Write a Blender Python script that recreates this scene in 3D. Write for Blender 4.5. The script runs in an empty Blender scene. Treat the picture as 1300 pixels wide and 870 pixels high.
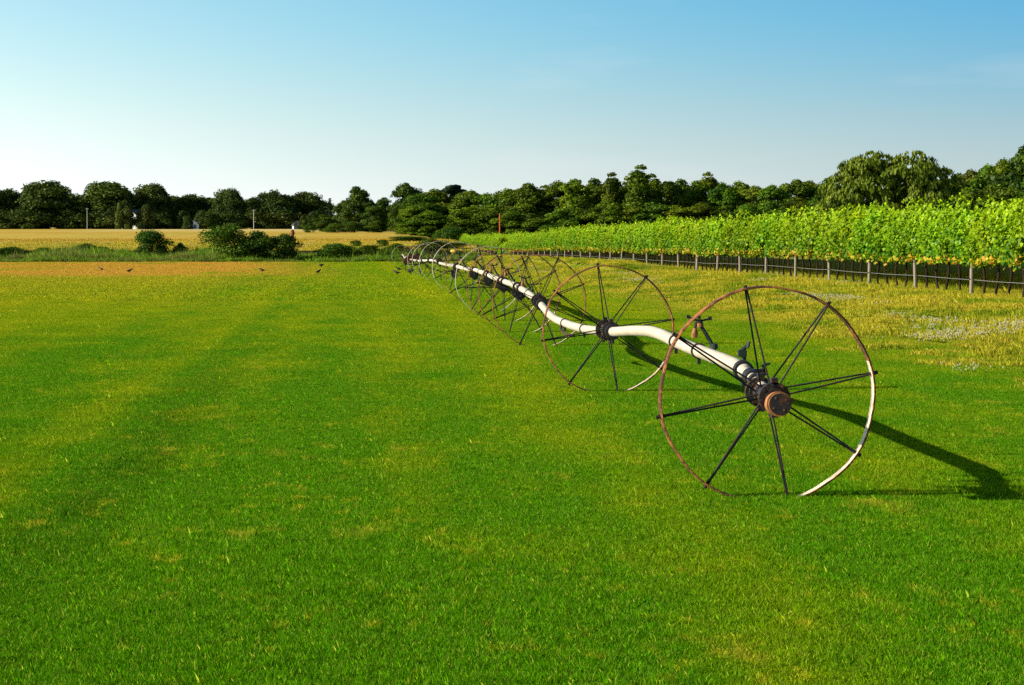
import bpy, bmesh, math, random
import numpy as np
from mathutils import Vector, Matrix, Quaternion

# ------------------------------------------------------------------ camera, sky, sun, exposure
scene = bpy.context.scene
C = scene.collection
R = math.radians
rng = np.random.default_rng(7)
random.seed(7)

FPX, PW, PH = 3200.0, 1300.0, 870.0          # photograph: focal length in pixels, size
CAM_H = 2.1
PITCH = math.atan(146.0 / FPX)
YAW = math.atan(190.0 / FPX * math.cos(PITCH))
cam_data = bpy.data.cameras.new('camera')
cam = bpy.data.objects.new('camera', cam_data)
C.objects.link(cam)
cam.location = (0, 0, CAM_H)
cam.rotation_euler = (R(90) - PITCH, 0, -YAW)
cam_data.sensor_width = 36
cam_data.lens = FPX / PW * 36
cam_data.clip_start = 0.1
cam_data.clip_end = 20000
scene.camera = cam

SUN_EL = R(23.0)
SUN_AZ = R(-8.0)                              # sun stands to the left (-X), a little behind the camera
sun_dir = Vector((-math.cos(SUN_EL) * math.cos(SUN_AZ), math.cos(SUN_EL) * math.sin(SUN_AZ), math.sin(SUN_EL)))
world = bpy.data.worlds.new('World')
scene.world = world
world.use_nodes = True
wn = world.node_tree
for n in list(wn.nodes):
    wn.nodes.remove(n)
w_out = wn.nodes.new('ShaderNodeOutputWorld')
w_bg = wn.nodes.new('ShaderNodeBackground')
w_sky = wn.nodes.new('ShaderNodeTexSky')
w_sky.sky_type = 'NISHITA'
w_sky.sun_disc = False
w_sky.sun_elevation = SUN_EL
w_sky.sun_rotation = R(-90) + SUN_AZ
w_sky.altitude = 0
w_sky.air_density = 0.6
w_sky.dust_density = 0.0
w_sky.ozone_density = 2.2
w_bg.inputs['Strength'].default_value = 0.089
w_hs = wn.nodes.new('ShaderNodeHueSaturation')
w_hs.inputs['Saturation'].default_value = 1.02
wn.links.new(w_sky.outputs[0], w_hs.inputs['Color'])
# thin high wisps all over the sky
w_tc = wn.nodes.new('ShaderNodeTexCoord')
w_mp = wn.nodes.new('ShaderNodeMapping'); w_mp.inputs['Scale'].default_value = (5, 5, 34)
w_nz = wn.nodes.new('ShaderNodeTexNoise'); w_nz.inputs['Scale'].default_value = 1.0; w_nz.inputs['Detail'].default_value = 6
w_mr = wn.nodes.new('ShaderNodeMapRange'); w_mr.inputs[1].default_value = .56; w_mr.inputs[2].default_value = .82; w_mr.inputs[4].default_value = .26
w_mx = wn.nodes.new('ShaderNodeMixRGB'); w_mx.inputs[2].default_value = (6.6, 6.2, 6.2, 1)
wn.links.new(w_tc.outputs['Generated'], w_mp.inputs[0]); wn.links.new(w_mp.outputs[0], w_nz.inputs['Vector'])
wn.links.new(w_nz.outputs['Fac'], w_mr.inputs[0]); wn.links.new(w_mr.outputs[0], w_mx.inputs[0])
w_tint = wn.nodes.new('ShaderNodeMixRGB'); w_tint.blend_type = 'MULTIPLY'; w_tint.inputs[0].default_value = 1.0
w_tint.inputs[2].default_value = (1.33, 1.32, 1.03, 1)      # camera white balance
# clear air deepens away from the sun and pales towards it
w_dot = wn.nodes.new('ShaderNodeVectorMath'); w_dot.operation = 'DOT_PRODUCT'; w_dot.inputs[1].default_value = sun_dir
wn.links.new(w_tc.outputs['Generated'], w_dot.inputs[0])
w_cl = wn.nodes.new('ShaderNodeMapRange'); w_cl.interpolation_type = 'SMOOTHSTEP'
for q_, v_ in enumerate((-.62, .30, -.50, .12)): w_cl.inputs[q_ + 1].default_value = v_
wn.links.new(w_dot.outputs['Value'], w_cl.inputs[0])
w_cmb = wn.nodes.new('ShaderNodeCombineXYZ')
for q_, k_ in enumerate((3.9, 1.9, 1.0)):
    w_pw = wn.nodes.new('ShaderNodeMath'); w_pw.operation = 'POWER'; w_pw.inputs[0].default_value = math.exp(k_)
    wn.links.new(w_cl.outputs[0], w_pw.inputs[1]); wn.links.new(w_pw.outputs[0], w_cmb.inputs[q_])
w_az = wn.nodes.new('ShaderNodeMixRGB'); w_az.blend_type = 'MULTIPLY'; w_az.inputs[0].default_value = 1.0
wn.links.new(w_hs.outputs[0], w_az.inputs[1]); wn.links.new(w_cmb.outputs[0], w_az.inputs[2])
wn.links.new(w_az.outputs[0], w_tint.inputs[1])
# pale ground haze whitening the sky towards the horizon, all round
w_bw = wn.nodes.new('ShaderNodeRGBToBW'); wn.links.new(w_tint.outputs[0], w_bw.inputs[0])
w_hz = wn.nodes.new('ShaderNodeMixRGB'); w_hz.blend_type = 'MULTIPLY'; w_hz.inputs[0].default_value = 1.0; w_hz.inputs[2].default_value = (.95, .99, .98, 1)
wn.links.new(w_bw.outputs[0], w_hz.inputs[1])
w_sp = wn.nodes.new('ShaderNodeSeparateXYZ'); wn.links.new(w_tc.outputs['Generated'], w_sp.inputs[0])
w_el = wn.nodes.new('ShaderNodeMapRange'); w_el.interpolation_type = 'SMOOTHSTEP'
w_el.inputs[1].default_value = .005; w_el.inputs[2].default_value = .095; w_el.inputs[3].default_value = .85; w_el.inputs[4].default_value = 0.0
wn.links.new(w_sp.outputs[2], w_el.inputs[0])
w_hm = wn.nodes.new('ShaderNodeMixRGB'); wn.links.new(w_el.outputs[0], w_hm.inputs[0])
wn.links.new(w_tint.outputs[0], w_hm.inputs[1]); wn.links.new(w_hz.outputs[0], w_hm.inputs[2])
wn.links.new(w_hm.outputs[0], w_mx.inputs[1])
wn.links.new(w_mx.outputs[0], w_bg.inputs['Color'])
wn.links.new(w_bg.outputs[0], w_out.inputs[0])

sun_data = bpy.data.lights.new('sun', 'SUN')
sun_data.energy = 5.0
sun_data.angle = R(0.5)
sun_data.color = (1.0, 0.89, 0.68)
sun = bpy.data.objects.new('sun', sun_data)
C.objects.link(sun)
sun.location = (-60, 0, 40)
sun.rotation_euler = (-sun_dir).to_track_quat('-Z', 'Y').to_euler()

vs = scene.view_settings
vs.view_transform = 'Standard'
vs.look = 'None'
vs.exposure = 0.85
vs.gamma = 1.0
vs.use_curve_mapping = False
scene.cycles.use_denoising = False
scene.cycles.max_bounces = 6
scene.cycles.transparent_max_bounces = 4

# ------------------------------------------------------------------ helpers
cam_R = Matrix.Rotation(-YAW, 3, 'Z') @ Matrix.Rotation(R(90) - PITCH, 3, 'X')

def ray(px, py):
    return cam_R @ Vector(((px - PW / 2) / FPX, -(py - PH / 2) / FPX, -1.0))

def at(px, py, Y):
    """point on the plane y = Y seen at a pixel"""
    d = ray(px, py)
    t = Y / d.y
    return Vector((d.x * t, Y, CAM_H + d.z * t))

def at_x(px, Y):
    return at(px, 300, Y).x

def sstep(v, a, b):
    t = np.clip((v - a) / (b - a), 0, 1)
    return t * t * (3 - 2 * t)

P_Y = [-60, 90, 110, 128, 143, 180, 225, 232, 243.3, 243.5, 300, 420, 600, 6000]
P_Z = [0, 0, -.12, -.38, -.58, -.85, -1.0, -1.2, -.8, -.12, .4, 1.15, 1.75, 1.9]
R_Y = [-60, 50, 60, 107, 143, 176, 225, 245, 300, 345, 400, 600, 6000]
R_Z = [.46, .46, .42, .27, .55, .6, .25, -.9, -1.6, -1.9, -1.5, -.75, -.75]

def row_x(y):
    return 15.05 - 0.00625 * y

def ground_z(x, y):
    x = np.asarray(x, float); y = np.asarray(y, float)
    z = np.interp(y, P_Y, P_Z)
    z = z + sstep(x, 8.5, 14.0) * np.interp(y, R_Y, R_Z)
    z = z + .42 * np.exp(-((x - row_x(y) + 1.9) / .8) ** 2) * sstep(y, 106, 116) * (1 - sstep(y, 225, 260))
    z = z + .012 * np.sin(x * .9 + 1.3 * np.sin(y * .21)) * np.sin(y * .37 + x * .2)
    return z

def gz(x, y):
    return float(ground_z(x, y))

def ground_at(px, py, lo=8.0, hi=640.0):
    best = None
    for Y in np.linspace(lo, hi, 2500):
        p = at(px, py, Y)
        if p.z <= gz(p.x, Y):
            return Vector((p.x, Y, gz(p.x, Y)))
        best = p
    return best

def new_mesh(name, verts, faces):
    m = bpy.data.meshes.new(name)
    m.from_pydata([tuple(v) for v in verts], [], faces)
    m.update()
    return m

def quads_mesh(name, V, tint=None, k=4):
    """V: (n,k,3) array of separate k-gons -> mesh, tint: per-face float"""
    n = V.shape[0]
    m = bpy.data.meshes.new(name)
    m.vertices.add(n * k)
    m.vertices.foreach_set('co', V.reshape(-1).astype(np.float32))
    m.loops.add(n * k)
    m.loops.foreach_set('vertex_index', np.arange(n * k, dtype=np.int32))
    m.polygons.add(n)
    m.polygons.foreach_set('loop_start', np.arange(0, n * k, k, dtype=np.int32))
    m.polygons.foreach_set('loop_total', np.full(n, k, dtype=np.int32))
    m.update(calc_edges=True)
    if tint is not None:
        a = m.attributes.new('tint', 'FLOAT', 'FACE')
        a.data.foreach_set('value', np.asarray(tint, np.float32))
    return m

def join_meshes(parts):
    """parts: list of (verts, faces)"""
    V, F = [], []
    for v, f in parts:
        o = len(V)
        V += [tuple(p) for p in v]
        F += [tuple(i + o for i in q) for q in f]
    return V, F

def tube(path, rad, seg=10, caps=True):
    path = [Vector(p) for p in path]
    if not hasattr(rad, '__len__'):
        rad = [rad] * len(path)
    V, F = [], []
    ref = None
    for i, p in enumerate(path):
        t = (path[min(i + 1, len(path) - 1)] - path[max(i - 1, 0)]).normalized()
        if ref is None:
            a = Vector((0, 0, 1)) if abs(t.z) < .9 else Vector((1, 0, 0))
            u = t.cross(a).normalized()
        else:
            u = (ref - t * ref.dot(t)).normalized()
        ref = u
        w = t.cross(u)
        for k in range(seg):
            an = 2 * math.pi * k / seg
            V.append(p + (u * math.cos(an) + w * math.sin(an)) * rad[i])
    for i in range(len(path) - 1):
        for k in range(seg):
            a = i * seg + k; b = i * seg + (k + 1) % seg
            F.append((a, b, b + seg, a + seg))
    if caps:
        F.append(tuple(range(seg))[::-1])
        F.append(tuple((len(path) - 1) * seg + k for k in range(seg)))
    return V, F

def box(c, s, rot=None):
    c = Vector(c); hx, hy, hz = s[0] / 2, s[1] / 2, s[2] / 2
    V = [Vector((x, y, z)) for x in (-hx, hx) for y in (-hy, hy) for z in (-hz, hz)]
    if rot is not None:
        V = [rot @ v for v in V]
    V = [v + c for v in V]
    F = [(0, 1, 3, 2), (4, 6, 7, 5), (0, 4, 5, 1), (2, 3, 7, 6), (0, 2, 6, 4), (1, 5, 7, 3)]
    return V, F

def obj(name, mesh, material=None, parent=None, smooth=False):
    if isinstance(mesh, tuple):
        mesh = new_mesh(name, *mesh)
    o = bpy.data.objects.new(name, mesh)
    C.objects.link(o)
    if material is not None and mesh is not None:
        if len(mesh.materials) == 0:
            mesh.materials.append(material)
    if parent is not None:
        o.parent = parent
    if smooth:
        mesh.polygons.foreach_set('use_smooth', [True] * len(mesh.polygons))
    return o

def thing(name, loc, label, cat, group=None, rz=0.0):
    o = bpy.data.objects.new(name, None)
    C.objects.link(o)
    o.empty_display_size = .2
    o.location = loc
    o.rotation_euler = (0, 0, rz)
    return tag(o, label, cat, group)

def tag(o, label, cat, group=None, kind=None):
    o['label'] = label
    if cat: o['category'] = cat
    if group: o['group'] = group
    if kind: o['kind'] = kind
    return o

def structure(o):
    o['kind'] = 'structure'
    return o

ORD = ['first', 'second', 'third', 'fourth', 'fifth', 'sixth', 'seventh', 'eighth', 'ninth', 'tenth', 'eleventh', 'twelfth',
       'thirteenth', 'fourteenth', 'fifteenth', 'sixteenth', 'seventeenth', 'eighteenth', 'nineteenth']
TENS = {2: 'twent', 3: 'thirt', 4: 'fort', 5: 'fift'}
def ordinal(i):
    """1-based"""
    if i <= 19: return ORD[i - 1]
    t, u = divmod(i, 10)
    return TENS[t] + ('ieth' if u == 0 else 'y-' + ORD[u - 1])

# ------------------------------------------------------------------ materials
class NT:
    def __init__(s, name):
        s.m = bpy.data.materials.new(name)
        s.m.use_nodes = True
        s.t = s.m.node_tree
        for n in list(s.t.nodes): s.t.nodes.remove(n)
        s.out = s.t.nodes.new('ShaderNodeOutputMaterial')
    def n(s, typ, **kw):
        nd = s.t.nodes.new('ShaderNode' + typ)
        for k, v in kw.items(): setattr(nd, k, v)
        return nd
    def link(s, a, b): s.t.links.new(a, b)
    def val(s, inp, v):
        if isinstance(v, bpy.types.NodeSocket): s.link(v, inp)
        elif isinstance(v, (tuple, list)): inp.default_value = (*v, 1.0) if len(v) == 3 and inp.type == 'RGBA' else v
        else: inp.default_value = v
    def math(s, op, a, b=0.0, clamp=False):
        nd = s.n('Math', operation=op, use_clamp=clamp)
        s.val(nd.inputs[0], a); s.val(nd.inputs[1], b)
        return nd.outputs[0]
    def mix(s, f, a, b, mode='MIX'):
        nd = s.n('MixRGB', blend_type=mode)
        s.val(nd.inputs[0], f); s.val(nd.inputs[1], a); s.val(nd.inputs[2], b)
        return nd.outputs[0]
    def noise(s, vec, scale, detail=3, rough=.55, w=None):
        nd = s.n('TexNoise')
        nd.inputs['Scale'].default_value = scale
        nd.inputs['Detail'].default_value = detail
        nd.inputs['Roughness'].default_value = rough
        if vec is not None: s.link(vec, nd.inputs['Vector'])
        return nd.outputs['Fac']
    def ramp(s, f, a, b, lo=0., hi=1.):
        nd = s.n('MapRange', interpolation_type='SMOOTHSTEP')
        s.val(nd.inputs[0], f)
        nd.inputs[1].default_value = a; nd.inputs[2].default_value = b
        nd.inputs[3].default_value = lo; nd.inputs[4].default_value = hi
        return nd.outputs[0]
    def pos(s):
        return s.n('NewGeometry').outputs['Position']
    def mapping(s, vec, scale=(1, 1, 1), loc=(0, 0, 0)):
        nd = s.n('Mapping')
        nd.inputs['Scale'].default_value = scale; nd.inputs['Location'].default_value = loc
        s.link(vec, nd.inputs['Vector'])
        return nd.outputs[0]
    def principled(s, color, rough=.7, metal=0.0, spec=.3, bump=None, bump_s=.2, bump_d=.02):
        b = s.n('BsdfPrincipled')
        s.val(b.inputs['Base Color'], color); s.val(b.inputs['Roughness'], rough)
        s.val(b.inputs['Metallic'], metal); b.inputs['Specular IOR Level'].default_value = spec
        if bump is not None:
            bp = s.n('Bump'); bp.inputs['Strength'].default_value = bump_s; bp.inputs['Distance'].default_value = bump_d
            s.link(bump, bp.inputs['Height']); s.link(bp.outputs[0], b.inputs['Normal'])
        return b.outputs[0]
    def leafy(s, color, trans=.35, trans_col=None, rough=.5, gloss=.04):
        d = s.n('BsdfDiffuse'); s.val(d.inputs[0], color)
        t = s.n('BsdfTranslucent'); s.val(t.inputs[0], trans_col if trans_col is not None else color)
        m = s.n('MixShader'); m.inputs[0].default_value = trans
        s.link(d.outputs[0], m.inputs[1]); s.link(t.outputs[0], m.inputs[2])
        if gloss <= 0: return m.outputs[0]
        g = s.n('BsdfGlossy'); g.inputs['Roughness'].default_value = rough
        g.inputs[0].default_value = (.9, .95, .8, 1)
        m2 = s.n('MixShader'); m2.inputs[0].default_value = gloss
        s.link(m.outputs[0], m2.inputs[1]); s.link(g.outputs[0], m2.inputs[2])
        return m2.outputs[0]
    def done(s, shader):
        s.link(shader, s.out.inputs[0]); return s.m

def lawn_colour(t):
    """turf colour by place: old wheel tracks along the pipe, dry streaks, bare golden strip at the far side"""
    p = t.pos()
    sx = t.n('SeparateXYZ'); t.link(p, sx.inputs[0])
    X, Y = sx.outputs[0], sx.outputs[1]
    n_big = t.noise(t.mapping(p, (.22, .035, 0)), 1.0, 3)
    n_mid = t.noise(t.mapping(p, (.9, .35, 0)), 1.0, 4, .6)
    n_fine = t.noise(t.mapping(p, (7, 4.5, 0)), 1.0, 3, .6)
    n_mow = t.noise(t.mapping(p, (.05, .55, 0)), 1.0, 2)
    wob = t.math('MULTIPLY', t.math('SUBTRACT', n_big, .5), 1.2)
    Xw = t.math('ADD', X, wob)
    def band(c, w, h):
        a = t.math('ABSOLUTE', t.math('SUBTRACT', Xw, c))
        return t.ramp(a, 0, w, h, 0)
    stripes = t.math('ADD', band(1.95, 1.0, .30), band(-2.9, .55, .30))
    stripes = t.math('ADD', stripes, t.ramp(Xw, -9, -4.2, .34, 0))
    stripes = t.math('ADD', stripes, band(5.8, 2.6, .16))
    far = t.ramp(Y, 13, 70, -.24, .20)
    f = t.math('ADD', far, stripes)
    f = t.math('ADD', f, t.math('MULTIPLY', t.math('SUBTRACT', n_big, .5), 1.15))
    f = t.math('ADD', f, t.math('MULTIPLY', t.math('SUBTRACT', n_mid, .5), 1.15))
    f = t.math('ADD', f, t.math('MULTIPLY', t.math('SUBTRACT', n_mow, .5), .35))
    f = t.math('ADD', f, t.math('MULTIPLY', t.math('SINE', t.math('MULTIPLY', Xw, 3.1)), .07))
    f = t.math('ADD', f, .20, clamp=True)
    green = t.mix(n_fine, (.036, .160, .0004), (.110, .330, .0006))
    dark = t.math('MULTIPLY', band(-2.1, .6, .5), t.math('MULTIPLY', t.ramp(Y, 20, 48, 1, .12), t.ramp(n_mid, .35, .6, .25, 1)))
    green = t.mix(dark, green, (.016, .085, .0008))
    mid = (.32, .38, .001)
    col = t.mix(f, green, mid)
    # yellow tufts
    n_t = t.noise(t.mapping(p, (5.0, 1.9, 0), (3.1, 7.7, 0)), 1.0, 4, .7)
    tuft = t.math('MULTIPLY', t.ramp(n_t, .53, .70), t.ramp(n_mid, .40, .62))
    col = t.mix(t.math('MULTIPLY', tuft, .75), col, (.44, .44, .02))
    n_w = t.noise(t.mapping(p, (1.1, .45, 0), (7.3, 1.9, 0)), 1.0, 4, .65)
    col = t.mix(t.math('MULTIPLY', t.ramp(n_w, .60, .74), .55), col, (.44, .40, .03))
    # dry golden strip at the far end, strongest on the left
    g1 = t.math('MULTIPLY', t.math('ADD', t.ramp(Y, 105, 145, 0, .75), t.ramp(Y, 50, 110, 0, .25)), t.ramp(t.math('ADD', X, t.math('MULTIPLY', Y, .03)), -5, 6, 1, 0))
    n_s = t.noise(t.mapping(p, (.10, .045, 0), (0, 5, 0)), 1.0, 4, .65)
    n_l = t.noise(t.mapping(p, (1.5, .02, 0), (3, 5, 0)), 1.0, 3, .65)
    g = t.math('MULTIPLY', g1, t.ramp(t.math('ADD', n_s, t.math('MULTIPLY', t.math('SUBTRACT', n_l, .5), .55)), .28, .50))
    col = t.mix(t.math('MULTIPLY', g, .98, clamp=True), col, (.54, .32, .05))
    return col, X, Y, p

def verge_colour(t):
    p = t.pos()
    n1 = t.noise(t.mapping(p, (.55, .22, 0)), 1.0, 4, .6)
    n2 = t.noise(t.mapping(p, (1.7, .9, 0), (9, 2, 0)), 1.0, 4, .65)
    col = t.mix(t.ramp(n1, .34, .60), (.14, .24, .004), (.42, .39, .030))
    col = t.mix(t.ramp(n2, .52, .72), col, (.52, .40, .06))
    return col, p

def make_grass_mat(name, kind):
    t = NT(name)
    if kind == 'lawn':
        col, X, Y, p = lawn_colour(t)
        vcol, _ = verge_colour(t)
        n = t.noise(t.mapping(p, (.35, .12, 0), (2, 3, 0)), 1.0, 3)
        e = t.math('ADD', X, t.math('MULTIPLY', t.math('SUBTRACT', n, .5), 6.0))
        e = t.math('ADD', e, t.ramp(Y, 15, 90, -1.6, 2.2))
        col = t.mix(t.ramp(e, 7.2, 11.5), col, vcol)
    else:
        col, p = verge_colour(t)
    at_ = t.n('Attribute', attribute_name='tint')
    tint = at_.outputs['Fac']
    col = t.mix(1.0, col, t.mix(tint, (.25, .28, .25), (1.85, 1.75, 1.5)), 'MULTIPLY')
    straw = t.ramp(tint, .91, .95)
    col = t.mix(t.math('MULTIPLY', straw, .55), col, (.62, .56, .08))
    return t.done(t.leafy(col, .30, None, .45, .004))

def make_soil_mat(name, kind):
    t = NT(name)
    col, p = (lawn_colour(t)[0::3] if kind == 'lawn' else verge_colour(t))
    n = t.noise(t.mapping(p, (30, 30, 30)), 1.0, 4, .7)
    col = t.mix(1.0, col, t.mix(n, (.30, .32, .25), (.85, .85, .7)), 'MULTIPLY')
    return t.done(t.principled(col, .95, 0, .1, n, .8, .03))

M = {}
M['lawn_soil'] = make_soil_mat('lawn_soil', 'lawn')
M['lawn_blade'] = make_grass_mat('lawn_blade', 'lawn')
M['verge_soil'] = make_soil_mat('verge_soil', 'verge')
M['verge_blade'] = make_grass_mat('verge_blade', 'verge')

def simple(name, col, rough=.7, metal=0., spec=.3, var=.25, scale=6.0, bump=.15):
    t = NT(name)
    tc = t.n('TexCoord').outputs['Object']
    n = t.noise(tc, scale, 5, .6)
    c = t.mix(n, tuple(v * (1 - var) for v in col), tuple(min(1, v * (1 + var)) for v in col))
    return t.done(t.principled(c, rough, metal, spec, n, bump, .01))

def field_mat():
    t = NT('stubble_field')
    p = t.pos()
    sx = t.n('SeparateXYZ'); t.link(p, sx.inputs[0])
    n1 = t.noise(t.mapping(p, (.012, .03, 0)), 1.0, 4, .6)
    n2 = t.noise(t.mapping(p, (.05, .11, 0), (4, 1, 0)), 1.0, 5, .65)
    n3 = t.noise(t.mapping(p, (1.5, 2.5, 0)), 1.0, 4, .7)
    n4 = t.noise(t.mapping(p, (.7, .012, 0)), 1.0, 3, .6)
    col = t.mix(t.ramp(n1, .35, .65), (.50, .36, .055), (.46, .27, .035))
    col = t.mix(t.ramp(n2, .48, .66), col, (.30, .30, .03))
    near = t.ramp(sx.outputs[1], 246, 330, 1, 0)
    col = t.mix(t.math('MULTIPLY', near, .6), col, (.36, .34, .03))
    far = t.math('MULTIPLY', t.ramp(sx.outputs[1], 430, 560), t.ramp(sx.outputs[0], -70, -45))
    col = t.mix(t.math('MULTIPLY', far, .6), col, (.62, .50, .22))
    col = t.mix(t.math('MULTIPLY', t.ramp(n4, .5, .7), .35), col, (.60, .46, .16))
    col = t.mix(1.0, col, t.mix(n3, (.75, .75, .75), (1.2, 1.2, 1.2)), 'MULTIPLY')
    return t.done(t.principled(col, .95, 0, .05, n3, .6, .1))
M['field'] = field_mat()
M['ditch'] = simple('ditch_soil', (.05, .075, .012), .95, 0, .1, .5, .5, .3)
M['bank'] = simple('bank_soil', (.045, .025, .012), .95, 0, .1, .4, 1.5, .5)
M['wood_floor'] = simple('wood_floor', (.05, .06, .012), .95, 0, .1, .5, .2, .3)

def leaf_mat(name, dark, light, trans=.3, warm=None, obj_var=.35):
    t = NT(name)
    tint = t.n('Attribute', attribute_name='tint').outputs['Fac']
    rnd = t.n('ObjectInfo').outputs['Random']
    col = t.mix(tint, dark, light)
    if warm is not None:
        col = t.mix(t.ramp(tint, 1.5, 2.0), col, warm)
    hs = t.n('HueSaturation')
    t.link(col, hs.inputs['Color'])
    t.link(t.math('ADD', .5 - obj_var * .075, t.math('MULTIPLY', rnd, obj_var * .09)), hs.inputs['Hue'])
    r2 = t.math('FRACT', t.math('MULTIPLY', rnd, 17.31))
    t.link(t.math('ADD', 1 - obj_var * .5, t.math('MULTIPLY', r2, obj_var)), hs.inputs['Value'])
    return t.done(t.leafy(hs.outputs[0], trans, None, .5, .010))
M['oak'] = leaf_mat('oak_leaves', (.012, .040, .003), (.065, .125, .008), .22)
M['far_oak'] = leaf_mat('far_oak_leaves', (.012, .030, .005), (.062, .098, .011), .16)
M['wood'] = leaf_mat('wood_leaves', (.015, .048, .003), (.105, .195, .007), .24, None, .6)
M['willow'] = leaf_mat('willow_leaves', (.045, .085, .005), (.19, .25, .016), .30, None, .2)
M['conifer'] = leaf_mat('conifer_needles', (.010, .028, .012), (.03, .06, .022), .1)
M['shrub'] = leaf_mat('shrub_leaves', (.014, .045, .003), (.065, .145, .007), .24, None, .5)
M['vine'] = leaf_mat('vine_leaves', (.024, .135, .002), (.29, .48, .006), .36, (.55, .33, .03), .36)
M['bark'] = simple('bark', (.075, .052, .035), .9, 0, .1, .5, 8, .6)
M['vine_bark'] = simple('vine_bark', (.028, .018, .013), .95, 0, .1, .5, 14, .6)
M['post'] = simple('post_wood', (.25, .22, .175), .85, 0, .15, .3, 9, .4)
M['drip'] = simple('drip_tube', (.20, .21, .22), .45, 0, .4, .1, 5, 0)

# ------------------------------------------------------------------ ground
def lines(*segs):
    out = []
    for a, b, st in segs:
        out += list(np.arange(a, b - 1e-6, st))
    out.append(segs[-1][1])
    return out
def sheet(name, xs, ys, mat):
    X, Y = np.meshgrid(np.array(xs), np.array(ys))
    Z = ground_z(X, Y)
    V = np.stack([X, Y, Z], -1).reshape(-1, 3)
    nx = len(xs)
    F = [(j * nx + i, j * nx + i + 1, (j + 1) * nx + i + 1, (j + 1) * nx + i) for j in range(len(ys) - 1) for i in range(nx - 1)]
    return structure(obj(name, new_mesh(name, V, F), mat, smooth=True))
XS_L = lines((-160, -60, 10), (-60, -20, 2), (-20, 10.8, .7))
XS_R = lines((10.8, 20, .4), (20, 60, 2), (60, 260, 10))
sheet('lawn', XS_L, lines((-20, 100, 1.5), (100, 226, 1.5)), M['lawn_soil'])
sheet('vineyard_ground', XS_R, lines((-20, 100, 1.5), (100, 345, 1.75)), M['verge_soil'])
sheet('ditch', XS_L, lines((226, 243, .85), (243, 243.3, .15)), M['ditch'])
sheet('field_bank', XS_L, [243.3, 243.4, 243.5], M['bank'])
sheet('stubble_field', lines((-420, -160, 20), (-160, 10.8, 5)), lines((243.5, 260, 2), (260, 620, 8)), M['field'])
sheet('wood_floor', XS_R, lines((345, 620, 5)), M['wood_floor'])
sheet('terrain', [-6000, -2000, -420, -160, 10.8, 260, 2000, 6000], [620, 700, 1000, 3000, 9000], M['field'])

# ------------------------------------------------------------------ grass (uncountable)
src = bpy.data.collections.new('grass_sources')     # not linked to the scene: only a source for the scatter

def blade_patch(name, n, size, hmin, hmax, width, mat, lean=.5, seed=1, clump=0.0):
    g = np.random.default_rng(seed)
    c = g.uniform(-size / 2, size / 2, (n, 2))
    if clump > 0:
        k = max(3, int(n / 40))
        cc = g.uniform(-size / 2, size / 2, (k, 2))
        c = cc[g.integers(0, k, n)] + g.normal(0, clump, (n, 2))
    h = g.uniform(hmin, hmax, n) * np.where(g.uniform(0, 1, n) < .02, 1.7, 1.0)
    a = g.uniform(0, 2 * np.pi, n)
    le = g.uniform(.1, lean, n) * h
    b = g.uniform(0, 2 * np.pi, n)
    w = width * g.uniform(.6, 1.3, n)
    ux, uy = np.cos(a) * w / 2, np.sin(a) * w / 2
    lx, ly = np.cos(b) * le, np.sin(b) * le
    z0 = np.full(n, -.01)
    p0 = np.stack([c[:, 0] - ux, c[:, 1] - uy, z0], -1)
    p1 = np.stack([c[:, 0] + ux, c[:, 1] + uy, z0], -1)
    mx, my, mz = c[:, 0] + lx * .35, c[:, 1] + ly * .35, h * .62
    p2 = np.stack([mx + ux * .75, my + uy * .75, mz], -1)
    p3 = np.stack([mx - ux * .75, my - uy * .75, mz], -1)
    tp = np.stack([c[:, 0] + lx, c[:, 1] + ly, h], -1)
    V = np.stack([p0, p1, p2, tp, p3], 1)              # five-point blade
    m = quads_mesh(name, V, g.uniform(0, 1, n), 5)
    m.materials.append(mat)
    return m

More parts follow.
